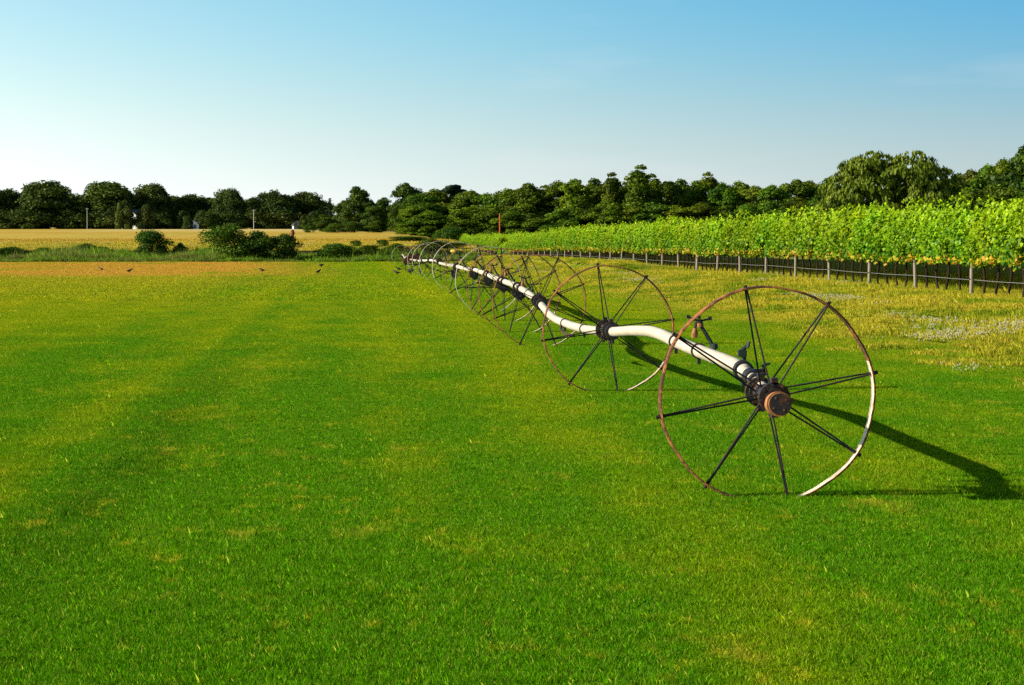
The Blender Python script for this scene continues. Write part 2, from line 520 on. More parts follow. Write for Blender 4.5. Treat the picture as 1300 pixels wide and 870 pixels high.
def scatter(name, pts, scl, meshes, mat_label, label, cat, rot90=False, tilt=0.0):
    col = bpy.data.collections.new(name + '_sources')
    for i, m in enumerate(meshes):
        o = bpy.data.objects.new(name + '_source', m)
        col.objects.link(o)
    me = bpy.data.meshes.new(name)
    me.vertices.add(len(pts))
    me.vertices.foreach_set('co', np.asarray(pts, np.float32).reshape(-1))
    a = me.attributes.new('scl', 'FLOAT_VECTOR', 'POINT')
    a.data.foreach_set('vector', np.asarray(scl, np.float32).reshape(-1))
    me.update()
    o = bpy.data.objects.new(name, me)
    C.objects.link(o)
    ng = bpy.data.node_groups.new(name + '_scatter', 'GeometryNodeTree')
    ng.interface.new_socket('Geometry', in_out='INPUT', socket_type='NodeSocketGeometry')
    ng.interface.new_socket('Geometry', in_out='OUTPUT', socket_type='NodeSocketGeometry')
    N = ng.nodes.new
    gi, go = N('NodeGroupInput'), N('NodeGroupOutput')
    ci = N('GeometryNodeCollectionInfo'); ci.inputs['Collection'].default_value = col
    ci.inputs['Separate Children'].default_value = True; ci.inputs['Reset Children'].default_value = True
    iop = N('GeometryNodeInstanceOnPoints'); iop.inputs['Pick Instance'].default_value = True
    rv = N('FunctionNodeRandomValue'); rv.data_type = 'FLOAT_VECTOR'
    rv.inputs[0].default_value = (-tilt, -tilt, 0); rv.inputs[1].default_value = (tilt, tilt, 6.2831)
    ri = N('FunctionNodeRandomValue'); ri.data_type = 'INT'
    ri.inputs[4].default_value = 0; ri.inputs[5].default_value = len(meshes) - 1
    ri.inputs['Seed'].default_value = 5
    na = N('GeometryNodeInputNamedAttribute'); na.data_type = 'FLOAT_VECTOR'; na.inputs[0].default_value = 'scl'
    mp = N('GeometryNodeMeshToPoints')
    L = ng.links.new
    L(gi.outputs[0], mp.inputs[0]); L(mp.outputs[0], iop.inputs['Points'])
    L(ci.outputs[0], iop.inputs['Instance'])
    L(ri.outputs[2], iop.inputs['Instance Index'])
    L(rv.outputs[0], iop.inputs['Rotation'])
    L(na.outputs[0], iop.inputs['Scale'])
    L(iop.outputs[0], go.inputs[0])
    md = o.modifiers.new('scatter', 'NODES'); md.node_group = ng
    return tag(o, label, cat, kind='stuff')

def in_view(x, y, m=1.5):
    return (x > -.150 * y - m) & (x < .272 * y + m + 1)

def grid_pts(x0, x1, y0, y1, st, jit, g):
    xs, ys = np.arange(x0, x1, st), np.arange(y0, y1, st)
    X, Y = np.meshgrid(xs, ys)
    X = X.ravel() + g.uniform(-jit, jit, X.size); Y = Y.ravel() + g.uniform(-jit, jit, Y.size)
    return X, Y

def lawn_height(x, y, g):
    s = 1 + .12 * np.sin(x * 1.1 + y * .15) + .1 * np.sin(y * .9 + x * .4) + g.uniform(-.1, .1, x.size)
    return s
g = np.random.default_rng(11)
near_p = [blade_patch('turf_patch', 9500, .84, .018, .042, .0027, M['lawn_blade'], .8, 20 + i) for i in range(6)]
X, Y = grid_pts(-16, 10.9, 9.5, 74, .6, .08, g)
k = in_view(X, Y) & (X < 10.9)
X, Y = X[k], Y[k]
s = lawn_height(X, Y, g)
scatter('lawn_grass', np.stack([X, Y, ground_z(X, Y)], -1), np.stack([np.ones_like(s)] * 2 + [s], -1), near_p, None,
        'short mown green turf grass covering the wide lawn in front', 'grass')
far_p = [blade_patch('turf_patch_far', 4200, 2.1, .03, .075, .013, M['lawn_blade'], .8, 40 + i) for i in range(4)]
X, Y = grid_pts(-38, 10.9, 73, 227, 1.5, .25, g)
k = in_view(X, Y) & (X < 10.9)
X, Y = X[k], Y[k]
s = lawn_height(X, Y, g) * .9
scatter('distant_lawn_grass', np.stack([X, Y, ground_z(X, Y)], -1), np.stack([np.ones_like(s)] * 2 + [s], -1), far_p, None,
        'far stretch of mown lawn turning dry and golden before the ditch', 'grass')

# rough verge between lawn and vines
ver_p = [blade_patch('verge_patch', 3600, 1.3, .025, .085, .008, M['verge_blade'], .9, 60 + i, .10) for i in range(5)]
X, Y = grid_pts(8.4, 24, 28, 350, .95, .3, g)
k = in_view(X, Y) & ((X > 10.6) | (g.uniform(0, 1, X.size) < (X - 8.4) / 3.0)) & (X < row_x(Y) + 7)
X, Y = X[k], Y[k]
s = g.uniform(.6, 1.5, X.size) * (1 + .5 * sstep(X, 12, 14))
scatter('verge_grass', np.stack([X, Y, ground_z(X, Y)], -1), np.stack([np.ones_like(s)] * 2 + [s], -1), ver_p, None,
        'rough yellowing grass on the verge below the grapevines', 'grass')

# white clover heads on the verge
t = NT('clover_flower'); M['clover'] = t.done(t.leafy((.62, .60, .42), .3, None, .5, 0))
def clover_patch(seed):
    g = np.random.default_rng(seed)
    n = 26
    cen = g.normal(0, .28, (n, 2)); h = g.uniform(.08, .17, n); r = g.uniform(.007, .013, n)
    Vs = []
    for i in range(n):
        for q in range(3):
            a = q * math.pi / 3 + g.uniform(0, 1)
            dx, dy = math.cos(a) * r[i], math.sin(a) * r[i]
            c = np.array([cen[i, 0], cen[i, 1], h[i]])
            Vs.append([c + (-dx, -dy, -r[i]), c + (dx, dy, -r[i]), c + (dx, dy, r[i]), c + (-dx, -dy, r[i])])
    m = quads_mesh('clover_heads', np.array(Vs), None, 4)
    m.materials.append(M['clover']); return m
cl = [clover_patch(i) for i in range(4)]
X = g.uniform(8.5, 15, 2600); Y = g.uniform(34, 200, 2600)
dens = np.sin(X * 1.3 + .08 * Y) * np.sin(Y * .21 + 1.0) + .5 * np.sin(X * 2.9 - Y * .11)
k = in_view(X, Y) & (dens + .45 * sstep(X, 10, 12.5) > 1.08 + g.uniform(-.3, .9, X.size))
# one dense drift near the right edge
Xd = np.concatenate([g.uniform(9.6, 12.6, 46), X[k]]); Yd = np.concatenate([g.normal(43.5, .5, 46), Y[k]])
scatter('white_clover', np.stack([Xd, Yd, ground_z(Xd, Yd)], -1), np.ones((Xd.size, 3)), cl, None,
        'white clover flowers speckling the rough verge grass', 'clover')

# ------------------------------------------------------------------ the wheel line
def metal_rust(name, base, rust, thr=(.42, .6), rough=.6, metal=.0, scale=7):
    t = NT(name)
    tc = t.n('TexCoord').outputs['Object']
    n = t.noise(tc, scale, 6, .65); n2 = t.noise(tc, scale * 5, 4, .6)
    f = t.ramp(t.math('ADD', n, t.math('MULTIPLY', t.math('SUBTRACT', n2, .5), .3)), *thr)
    c = t.mix(f, base, rust)
    return t.done(t.principled(c, t.ramp(f, 0, 1, rough, .9), metal, .4, n2, .35, .006))
M['rim'] = metal_rust('rim_steel', (.36, .125, .032), (.06, .022, .010), (.36, .58), .75, .0, 9)
M['rim_pale'] = metal_rust('rim_galvanised', (.42, .37, .30), (.24, .11, .05), (.48, .62), .45, .0, 4)
M['rim_bare_sunlit'] = metal_rust('rim_bare_sunlit', (.66, .58, .46), (.36, .20, .11), (.52, .66), .75, .0, 6)  # worn steel, its paleness also standing in for sun on the rim
M['rim_red'] = metal_rust('rim_red', (.16, .02, .02), (.10, .03, .02), (.4, .6), .5)
M['spoke'] = metal_rust('spoke_steel', (.012, .009, .008), (.035, .014, .007), (.48, .68), .6)
M['hub'] = metal_rust('hub_iron', (.014, .011, .010), (.085, .030, .012), (.46, .66), .6)
M['drum'] = metal_rust('drum_rust', (.34, .14, .045), (.13, .05, .02), (.42, .68), .75)
M['black'] = simple('black_iron', (.009, .009, .010), .55, 0, .4, .3, 20)
M['green_iron'] = simple('green_black_iron', (.014, .026, .020), .5, 0, .4, .3, 20)
M['yellow'] = simple('yellow_paint', (.62, .42, .07), .5, 0, .4, .2, 6)
def pipe_mat():
    t = NT('pipe_aluminium')
    tc = t.n('TexCoord').outputs['Object']
    n = t.noise(tc, 2.2, 5, .6); n2 = t.noise(tc, 26, 4, .6)
    c = t.mix(t.ramp(n, .35, .7), (.58, .53, .44), (.48, .42, .33))
    c = t.mix(t.ramp(n2, .58, .76), c, (.34, .25, .16))
    n3 = t.noise(t.mapping(tc, (9, 1.2, 9)), 1.0, 5, .7)
    c = t.mix(t.math('MULTIPLY', t.ramp(n3, .48, .72), .55), c, (.36, .30, .22))
    return t.done(t.principled(c, .48, .12, .4, n2, .12, .004))
M['pipe'] = pipe_mat()

PIPE_X = 3.105
PR = .060
DW = 1.63
line_root = thing('wheel_line_sprinkler', (PIPE_X, 19.2, 0),
                  'long white irrigation pipe rolling on tall rusty spoked wheels across the lawn', 'irrigation line')
def lp(p):                     # world -> local of the machine
    return Vector(p) - Vector((PIPE_X, 19.2, 0))

# wheels: distance, spoke offset, yaw, rim colour
WH = [(19.2, 11.5, 0.0, 'rim'), (31.8, 9.0, 1.2, 'rim'), (44.3, 21, -.8, 'rim'), (49.9, 31, 1.0, 'rim'), (55.6, 3, 0, 'rim'), (62.3, 16, -1, 'rim_pale'),
      (70.3, 38, 0, 'rim'), (83, 27, 1, 'rim_pale'), (101.7, 5, 0, 'rim_pale'), (116, 19, 1, 'rim_pale'), (129, 33, 0, 'rim_pale'), (140, 8, 0, 'rim_red'), (152, 25, 0, 'rim_red'),
      (196, 12, 0, 'rim_pale')]
def hub_z(y):
    return gz(PIPE_X, y) + DW / 2 - .012
HUB1_Z = hub_z(19.2)
# centre line of the pipe read off the photograph (pixel x, pixel y), lying in the vertical plane of the wheels
pp = [(988, 516), (979, 503.5), (962, 487), (950, 475), (941, 467.5), (929, 461.5), (914, 456), (892, 447.7), (872.6, 440), (855, 432.5), (840, 425), (825, 420.5), (802, 420), (780, 421.5),
      (768, 421), (759, 420.3), (745, 418.5), (728, 414.5), (706, 406), (697, 399), (685.7, 385), (674, 375), (663, 367.5), (652, 361.5), (640, 357.5), (629, 353.5), (622, 349.8),
      (613.5, 346.6), (604, 343.2), (592, 341.6), (581, 338.7), (570, 336.6), (558.6, 334.2)]
path = []
for (px, py) in pp:
    d = ray(px, py); t_ = PIPE_X / d.x
    path.append(Vector((PIPE_X, d.y * t_, CAM_H + d.z * t_)))
last = path[-1].y
for y in np.arange(last + 6, 197, 6.0):
    path.append(Vector((PIPE_X, y, hub_z(y) + .06 * math.sin(y * .5))))
PY = np.array([p.y for p in path]); PZ = np.array([p.z for p in path])
def pipe_z(y):
    k = np.array([.1, .2, .4, .2, .1]); o = np.array([-.5, -.25, 0, .25, .5])
    return float((np.interp(y + o, PY, PZ) * k).sum())
def pipe_pts(y0, y1):
    n = max(4, int((y1 - y0) / .25))
    return [Vector((PIPE_X, y, pipe_z(y))) for y in np.linspace(y0, y1, n)]

# pipe sections between the wheels
ends = [20.35] + [w[0] for w in WH[1:]]
for i in range(len(ends) - 1):
    y0 = ends[i] + (0 if i == 0 else .0)
    y1 = ends[i + 1] - (.0 if i < len(ends) - 2 else -.3)
    pts = pipe_pts(y0, y1)
    v, f = tube([lp(p) for p in pts], PR, 18)
    o = obj('pipe', (v, f), M['pipe'], line_root, True)
    o['label'] = 'white aluminium pipe length'
# slimmer tube from the first hub to the pipe's end
v, f = tube([lp(p) for p in pipe_pts(18.85, 20.5)], .047, 16)
obj('axle_tube', (v, f), M['pipe'], line_root, True)

# ---- wheel: rim mesh with spokes and hub as its pieces
RAD = DW / 2
def rim_mesh(seed, off, pale=None):
    g = random.Random(seed)
    n = 96
    prof = [(-.055, 0), (-.05, .012), (.05, .012), (.055, 0), (.05, -.004), (-.05, -.004)]   # axial, radial
    k = len(prof)
    ph = [g.uniform(0, 6.28) for _ in range(4)]
    V, F = [], []
    for i in range(n):
        a = 2 * math.pi * i / n
        r = RAD * (1 + .010 * math.cos(2 * a + ph[0]) * g.uniform(.9, 1.0) + .004 * math.cos(3 * a + ph[1]))
        r += .010 * abs(math.cos(4 * (a - R(off)))) - .006      # slightly flat between the spokes
        yy = .012 * math.sin(a + ph[2]) + .008 * math.sin(3 * a + ph[3])
        for (ax, ra) in prof:
            V.append((math.cos(a) * (r + ra), yy + ax, math.sin(a) * (r + ra)))
    for i in range(n):
        j = (i + 1) % n
        for q in range(k):
            w = (q + 1) % k
            F.append((i * k + q, j * k + q, j * k + w, i * k + w))
    return V, F
spoke_parts = []
HF = .34                                                     # flange distance from the wheel's middle
sgn = (-1, 1)
for s_ in sgn:
    spoke_parts.append(tube([(.075, s_ * .075, .024 * s_), (.45, s_ * .045, .014 * s_), (RAD - .005, s_ * .012, .005 * s_)], .0072, 8))
spoke_parts.append(tube([(RAD - .03, 0, 0), (RAD + .045, 0, 0)], .014, 8))            # lug through the rim
spoke_parts.append(box((RAD + .018, 0, 0), (.012, .07, .03)))
spoke_me = new_mesh('spoke', *join_meshes(spoke_parts)); spoke_me.materials.append(M['spoke'])
def disc(y, r0, r1, th, seg=28):
    a, b = tube([(0, y - th / 2, 0), (0, y + th / 2, 0)], r1, seg)
    return a, b
hp = [tube([(0, -HF - .05, 0), (0, HF + .05, 0)], .072, 20)]
for s_ in sgn:
    hp.append(disc(s_ * HF, 0, .118, .05))
    hp.append(disc(s_ * (HF - .05), 0, .095, .045))
    for k in range(8):
        a = k * math.pi / 4 + .2
        hp.append(tube([(math.cos(a) * .1, s_ * HF - .05, math.sin(a) * .1), (math.cos(a) * .1, s_ * HF + .05, math.sin(a) * .1)], .012, 6))
    hp.append(box((0, s_ * (HF - .02), .125), (.05, .09, .05)))
    hp.append(box((.0, s_ * (HF - .02), -.125), (.05, .09, .05)))
hub_me = new_mesh('hub', *join_meshes(hp)); hub_me.materials.append(M['hub'])
for i, (y, off, yaw, mt) in enumerate(WH):
    w = obj('wheel', rim_mesh(30 + i, off), M[mt], line_root)
    if i < 5:                                                  # sun-facing inner arc: worn bare steel, with sunlight painted into its pale colour
        w.data.materials.append(M['rim_bare_sunlit'])
        a0, a1 = ((-82, 18), (-80, -30), (-85, -40), (-80, -20), (-85, -30))[i]
        for q, pl in enumerate(w.data.polygons):
            an = (q // 6) * 360 / 96
            an = an - 360 if an > 180 else an
            if a0 + 6 * math.sin(q) < an < a1 and q % 6 in (4,): pl.material_index = 1
    w.location = lp((PIPE_X, y, hub_z(y) if i > 2 else hub_z(y)))
    if i == 0: w.scale = (1.018, 1, 1.0)
    w.rotation_euler = (0, 0, R(yaw))
    for k in range(8):
        s_ = obj('spoke', spoke_me, None, w)
        s_.rotation_euler = (0, -R(off + 45 * k), 0)
    h = obj('hub', hub_me, None, w)
# rusty end drum of the nearest wheel
def drum():
    ps = []
    prof = [(-.10, .0), (-.10, .060), (-.085, .082), (-.085, .094), (.02, .094), (.03, .08), (.12, .08), (.12, 0)]
    V, F = [], []
    n = 32
    for (y, r) in prof:
        for k in range(n):
            a = 2 * math.pi * k / n
            V.append((math.cos(a) * r, y, math.sin(a) * r))
    for i in range(len(prof) - 1):
        for k in range(n):
            F.append((i * n + k, i * n + (k + 1) % n, (i + 1) * n + (k + 1) % n, (i + 1) * n + k))
    ps.append((V, F))
    for k in range(4):
        a = k * math.pi / 2 + .6
        ps.append(tube([(math.cos(a) * .055, -.115, math.sin(a) * .055), (math.cos(a) * .055, -.08, math.sin(a) * .055)], .006, 6))
    ps.append(box((.085, -.04, .03), (.05, .06, .03)))
    return join_meshes(ps)
d_ = obj('end_drum', drum(), M['drum'], line_root); d_.location = lp((PIPE_X, 18.72, pipe_z(18.72) - .005))
d_.rotation_euler = (R(-4), 0, 0)
d_['label'] = 'rust-brown end drum of the nearest wheel'
c_ = obj('drum_cap', new_mesh('drum_cap', *tube([(0, -.112, 0), (0, -.101, 0)], .080, 28)), M['hub'], d_)

# couplers and clamp bands on the pipe
def ring(y, r, th, mat, name, extra=None):
    a = lp((PIPE_X, y - th / 2, pipe_z(y - th / 2))); b = lp((PIPE_X, y + th / 2, pipe_z(y + th / 2)))
    parts = [tube([a, b], r, 20)]
    m = (a + b) / 2
    parts.append(box(m + Vector((.0, 0, -r - .02)), (.03, th * .8, .05)))
    if extra: parts += extra(m)
    return obj(name, join_meshes(parts), mat, line_root)
ring(20.42, .082, .10, M['black'], 'coupler')
ring(20.0, .064, .16, M['black'], 'coupler')
ring(19.75, .066, .07, M['black'], 'coupler')
for y in (23.15, 24.85, 35.2, 38.6, 47.2, 58.8, 66.5, 76.0, 92, 108):
    ring(y, .074, .05, M['black'] if y > 30 else M['hub'], 'clamp_band')
for (y, *_r) in WH[1:9]:
    ring(y - .62, .098, .09, M['black'], 'coupler'); ring(y + .62, .098, .09, M['black'], 'coupler')
# drain valve hook under the pipe before the third wheel
hx = []
y = 38.9; m = lp((PIPE_X, y, pipe_z(y)))
hx.append(tube([m + Vector((-.02, 0, .02)), m + Vector((-.05, -.1, -.10)), m + Vector((-.01, -.6, -.16)), m + Vector((.05, -1.3, -.15))], .022, 8))
obj('drain_valve', join_meshes(hx), M['hub'], line_root)
# valve lever standing on the pipe's end
m = lp((PIPE_X, 20.55, pipe_z(20.55)))
vx = [tube([m + Vector((.02, 0, .05)), m + Vector((.03, 0, .15))], .022, 10), tube([m + Vector((-.02, -.0, .13)), m + Vector((.065, 0, .20))], .018, 8),
      box(m + Vector((.005, 0, .125)), (.06, .06, .055)), tube([m + Vector((.05, -.02, .17)), m + Vector((.065, -.02, .225))], .014, 6)]
obj('valve', join_meshes(vx), M['green_iron'], line_root)
vx = [tube([m + Vector((.07, -.1, -.0)), m + Vector((.105, -1.25, -.14))], .020, 8), box(m + Vector((.08, -.5, .0)), (.10, .05, .05)),
      tube([m + Vector((.10, -.55, .02)), m + Vector((.10, -.62, .07))], .016, 6), tube([m + Vector((.07, -.62, .055)), m + Vector((.14, -.62, .075))], .011, 6)]
obj('latch_bar', join_meshes(vx), M['black'], line_root)

# self-levelling sprinklers
def sprinkler(y, sc=1.0):
    z = pipe_z(y)
    root = obj('sprinkler', join_meshes([
        tube([(0, 0, .0), (-.035, 0, .10), (-.125, 0, .245)], [.024, .018, .017], 10),
        tube([(0, 0, .03), (0, 0, .075)], .034, 10)]), M['green_iron'], line_root)
    root.location = lp((PIPE_X + .03, y, z + .03))
    obj('sprinkler_head', join_meshes([
        tube([(-.125, 0, .24), (-.135, 0, .285)], .028, 10), tube([(-.14, 0, .30), (-.14, 0, .325)], .020, 10),
        tube([(-.235, .0, .318), (-.18, 0, .29), (-.10, 0, .285), (-.04, 0, .300)], .009, 8),
        box((-.235, 0, .318), (.028, .03, .03)), box((-.038, 0, .302), (.03, .03, .034)),
        tube([(-.165, 0, .27), (-.172, 0, .20)], .012, 8)]), M['black'], root)
    obj('counterweight', join_meshes([tube([(-.172, 0, .215), (-.176, 0, .165), (-.178, 0, .13)], [.018, .030, .026], 12),
                                      tube([(-.125, -.0, .225), (-.128, 0, .262)], .030, 10)]), M['drum'], root)
for y in (22.35, 46.6, 52.2, 58.2, 66, 77, 92, 109):
    sprinkler(y)

# drive unit in the middle of the line
y = 85.5; z = gz(PIPE_X, y)
e = obj('drive_unit', join_meshes([box((0, 0, .42), (.16, 1.1, .05)), tube([(0, -.5, .42), (0, -.5, .80)], .02, 6), tube([(0, .5, .42), (0, .5, .80)], .02, 6),
                                   box((0, 0, .55), (.2, .3, .2)), tube([(0, 0, .68), (0, 0, 1.25)], .014, 8)]), M['black'], line_root)
e.location = lp((PIPE_X, y, z))
obj('cover', tube([(0, 0, 1.22), (0, 0, 1.28), (0, 0, 1.33)], [.06, .14, .10], 14), M['yellow'], e)

# dark red implement standing past the pipe's end
def red_implement(px, Y, label):
    x = at_x(px, Y); zz = gz(x, Y)
    r = thing('farm_implement', (x, Y, zz), label, 'implement')
    obj('frame', join_meshes([tube([(-.5, 0, .5), (.5, 0, .5)], .035, 8), tube([(0, 0, .5), (0, -.9, .35)], .03, 8), tube([(-.45, 0, .5), (-.45, 0, 0)], .025, 8),
                              tube([(.45, 0, .5), (.45, 0, 0)], .025, 8), tube([(0, 0, .5), (0, 0, 1.1)], .025, 8)]), M['black'], r)
    for s_ in (-1, 1):
        ps = []
        for k in range(10):
            a0 = R(95 + k * 8); a1 = R(95 + (k + 1) * 8)
            for rr in ((.40, .66),):
                ps.append(([(math.cos(a0) * rr[0], -.03, .5 + math.sin(a0) * rr[0]), (math.cos(a1) * rr[0], -.03, .5 + math.sin(a1) * rr[0]),
                            (math.cos(a1) * rr[1], -.05, .5 + math.sin(a1) * rr[1]), (math.cos(a0) * rr[1], -.05, .5 + math.sin(a0) * rr[1]),
                            (math.cos(a0) * rr[0], .03, .5 + math.sin(a0) * rr[0]), (math.cos(a1) * rr[0], .03, .5 + math.sin(a1) * rr[0]),
                            (math.cos(a1) * rr[1], .05, .5 + math.sin(a1) * rr[1]), (math.cos(a0) * rr[1], .05, .5 + math.sin(a0) * rr[1])],
                           [(0, 1, 2, 3), (7, 6, 5, 4), (3, 2, 6, 7), (0, 4, 5, 1), (0, 3, 7, 4), (1, 5, 6, 2)]))
        g_ = obj('guard', join_meshes(ps), M['rim_red'], r)
        g_.location = (.25 + .45 * s_ * .5, s_ * 1.2, 0)
red_implement(524, 158, 'dark red curved guards of a small implement beyond the pipe end')

# ------------------------------------------------------------------ vineyard
def vine_foliage(seed, length=1.25, n=2300):
    g = np.random.default_rng(seed)
    x = g.uniform(-.30, .30, n) * 1.0
    y = g.uniform(-length / 2 - .08, length / 2 + .08, n)
    u = g.beta(1.25, 1.1, n)
    z = .86 + u * 1.14
    # shoots rising over the top wire
    m = 7
    sy = g.uniform(-length / 2, length / 2, m); sh = g.uniform(.10, .62, m) ** 1.2
    k = g.integers(0, m, 90); tt = g.uniform(0, 1, 90)
    x = np.concatenate([x, g.normal(0, .05, 90) + (g.uniform(-.15, .15, m))[k] * tt]); y = np.concatenate([y, sy[k] + g.normal(0, .03, 90)])
    z = np.concatenate([z, 1.9 + sh[k] * tt])
    # shoots hanging below the canopy
    k = g.integers(0, m, 60); tt = g.uniform(0, 1, 60)
    x = np.concatenate([x, g.normal(0, .12, 60)]); y = np.concatenate([y, sy[k] + g.normal(0, .05, 60)])
    z = np.concatenate([z, .90 - .16 * tt * (sh[k] / .5)])
    N = x.size
    # push leaves to the canopy's two faces, uneven
    side = np.where(g.uniform(0, 1, N) < .72, np.sign(x), 0)
    bulge = .26 * np.sin(y * 6 + seed) + .20 * np.sin(z * 7 + seed * 2 + y * 3)
    x = np.where(side != 0, side * (.24 + bulge * .5 + g.uniform(-.09, .09, N)), x)
    x = x * np.where(z > 1.75, np.clip(1 - (z - 1.75) * 1.2, .25, 1), 1)
    hole = (np.abs(y - g.uniform(-.5, .5)) < .10 + .06 * np.sin(z * 6)) & (z > 1.0) & (z < 1.75) & (g.uniform(0, 1, N) < .75)
    x = np.where(hole, x * .35, x)
    sz = g.uniform(.030, .058, N)
    nrm = np.stack([np.sign(x + 1e-6) * g.uniform(.2, 1.0, N), g.normal(0, .55, N), g.uniform(-.1, 1.0, N)], -1)
    nrm /= np.linalg.norm(nrm, axis=1)[:, None]
    a = np.cross(nrm, g.normal(0, 1, (N, 3))); a /= np.linalg.norm(a, axis=1)[:, None]
    b = np.cross(nrm, a)
    c = np.stack([x, y, z], -1)
    ang = np.array([0, 62, 118, 180, 242, 298]) * math.pi / 180
    rad = np.array([1.15, .8, 1.05, .55, 1.05, .8])
    V = np.stack([c + (a * math.cos(t) + b * math.sin(t)) * (sz * r)[:, None] + nrm * (.012 * (i % 2)) for i, (t, r) in enumerate(zip(ang, rad))], 1)
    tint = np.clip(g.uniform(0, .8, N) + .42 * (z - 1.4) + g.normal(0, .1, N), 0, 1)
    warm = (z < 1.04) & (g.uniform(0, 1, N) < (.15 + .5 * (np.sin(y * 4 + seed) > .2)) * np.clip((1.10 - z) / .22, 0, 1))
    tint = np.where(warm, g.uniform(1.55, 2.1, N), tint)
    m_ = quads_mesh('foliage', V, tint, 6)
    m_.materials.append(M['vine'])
    return m_
vine_me = [vine_foliage(100 + i) for i in range(6)]
def vine_trunk(seed):
    g = random.Random(seed)
    p = []
    dx, dy = g.uniform(-.05, .05), g.uniform(-.2, .2)
    for k in range(6):
        t = k / 5
        p.append((dx * t + .03 * math.sin(t * 5 + seed), dy * t + .05 * math.sin(t * 6 + seed * 2), -.03 + .92 * t))
    parts = [tube(p, [.046, .036, .031, .034, .030, .026], 7)]
    top = Vector(p[-1])
    for s_ in (-1, 1):
        parts.append(tube([top, top + Vector((0, .25 * s_, .06)), top + Vector((0, .58 * s_, .05))], [.018, .014, .010], 6))
    m_ = new_mesh('trunk', *join_meshes(parts)); m_.materials.append(M['vine_bark'])
    return m_
trunk_me = [vine_trunk(i) for i in range(6)]

def post_mesh(seed, h=1.05, r=.042):
    g = random.Random(seed)
    pts = [(0, 0, -.05), (0.004, .003, h * .5), (0, 0, h - .01), (0, 0, h)]
    v, f = tube(pts, [r * 1.03, r, r * .97, r * .8], 9)
    m_ = new_mesh('post_shaft', v, f); m_.materials.append(M['post']); return m_
post_me = post_mesh(1, 1.9)
end_post_me = post_mesh(2, 1.95, .06)
wire_me = new_mesh('staple', *join_meshes([box((-.046, 0, .45), (.012, .05, .03)), box((-.046, 0, .95), (.012, .05, .03))]))
wire_me.materials.append(M['black'])
post_y0, post_sp = 59.5, 5.92
posts = [post_y0 + post_sp * i for i in range(-1, 48)]
num = 0
g = random.Random(3)
for i, y in enumerate(posts):
    x = row_x(y) - .02; z = gz(x, y)
    if i == 0: lab = 'wooden trellis post just outside the right edge of the photo'
    elif i == 9: lab = 'stout pale trellis post standing clear of the grass bank, ninth from the right'
    else: lab = 'weathered wooden trellis post, %s from the right end of the vine row' % ordinal(i)
    p = thing('trellis_post', (x, y, z), lab, 'post', 'trellis posts of the front vine row')
    xoff = -.13
    o = obj('shaft', end_post_me if i == 9 else post_me, None, p)
    o.location = (xoff, 0, 0); o.rotation_euler = (R(g.uniform(-3, 3)), R(g.uniform(-2.5, 2.5)), 0)
    o = obj('staple', wire_me, None, p); o.location = (xoff, 0, 0)
# vines: five to each bay
for i in range(len(posts) - 1):
    for k in range(5):
        y = posts[i] + post_sp * (k + .5) / 5 + g.uniform(-.08, .08)
        x = row_x(y); z = gz(x, y)
        if i == 0: lab = 'leafy green grapevine, %s left of the row end beyond the right edge' % ordinal(k + 1)
        else: lab = 'leafy grapevine, %s vine from the right in the %s trellis bay of the front row' % (ordinal(k + 1), ordinal(i))
        v = thing('grapevine', (x, y, z), lab, 'grapevine', 'grapevines of the front row')
        q = g.randrange(6)
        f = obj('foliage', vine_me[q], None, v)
        f.rotation_euler = (0, 0, math.pi * g.randrange(2)); f.scale = (1, 1, g.uniform(.90, 1.04))
        obj('trunk', trunk_me[g.randrange(6)], None, v)
# drip tube strung along the posts
pts = []
for i in range(len(posts) - 1):
    for k in range(6):
        y = posts[i] + post_sp * k / 6
        pts.append((row_x(y) - .09, y, gz(row_x(y), y) + .43 - .012 * math.sin(math.pi * k / 6)))
v, f = tube(pts, .006, 6)
tag(obj('drip_line', (v, f), M['drip'], None, True), 'thin grey drip irrigation tube strung low along the vine row', 'drip tube')
# rows behind
pts, sc = [], []
gg = np.random.default_rng(5)
for r in range(1, 10):
    for y in np.arange(46, 345, 1.2):
        x = row_x(y) + 2.6 * r
        pts.append((x, y + gg.uniform(-.1, .1), gz(x, y) + .015 * r)); sc.append((1, 1, gg.uniform(.95, 1.1)))
def scatter_rows():
    return scatter('vine_rows', pts, sc, vine_me[:4], None, 'further rows of bright green grapevines behind the front row', 'vineyard')
vr = scatter_rows()
for nd in vr.modifiers[0].node_group.nodes:
    if nd.bl_idname == 'FunctionNodeRandomValue' and nd.data_type == 'FLOAT_VECTOR':
        nd.inputs[0].default_value = (0, 0, 0); nd.inputs[1].default_value = (0, 0, .12)

# ------------------------------------------------------------------ trees and shrubs
def leaf_cloud(pts, nrm, size, g, tint, aspect=1.0, k=4):
    N = len(pts)
    nrm = nrm + g.normal(0, .55, (N, 3)); nrm /= np.linalg.norm(nrm, axis=1)[:, None]
    a = np.cross(nrm, g.normal(0, 1, (N, 3))); a /= np.linalg.norm(a, axis=1)[:, None]
    b = np.cross(nrm, a)
    s = size * g.uniform(.6, 1.35, N)
    an = np.array([0, 90, 180, 270]) * math.pi / 180
    rr = np.array([1.2, .7, 1.0, .8])
    V = np.stack([pts + (a * (math.cos(t) * aspect) + b * math.sin(t)) * (s * r)[:, None] for t, r in zip(an, rr)], 1)
    return quads_mesh('crown', V, tint, 4)

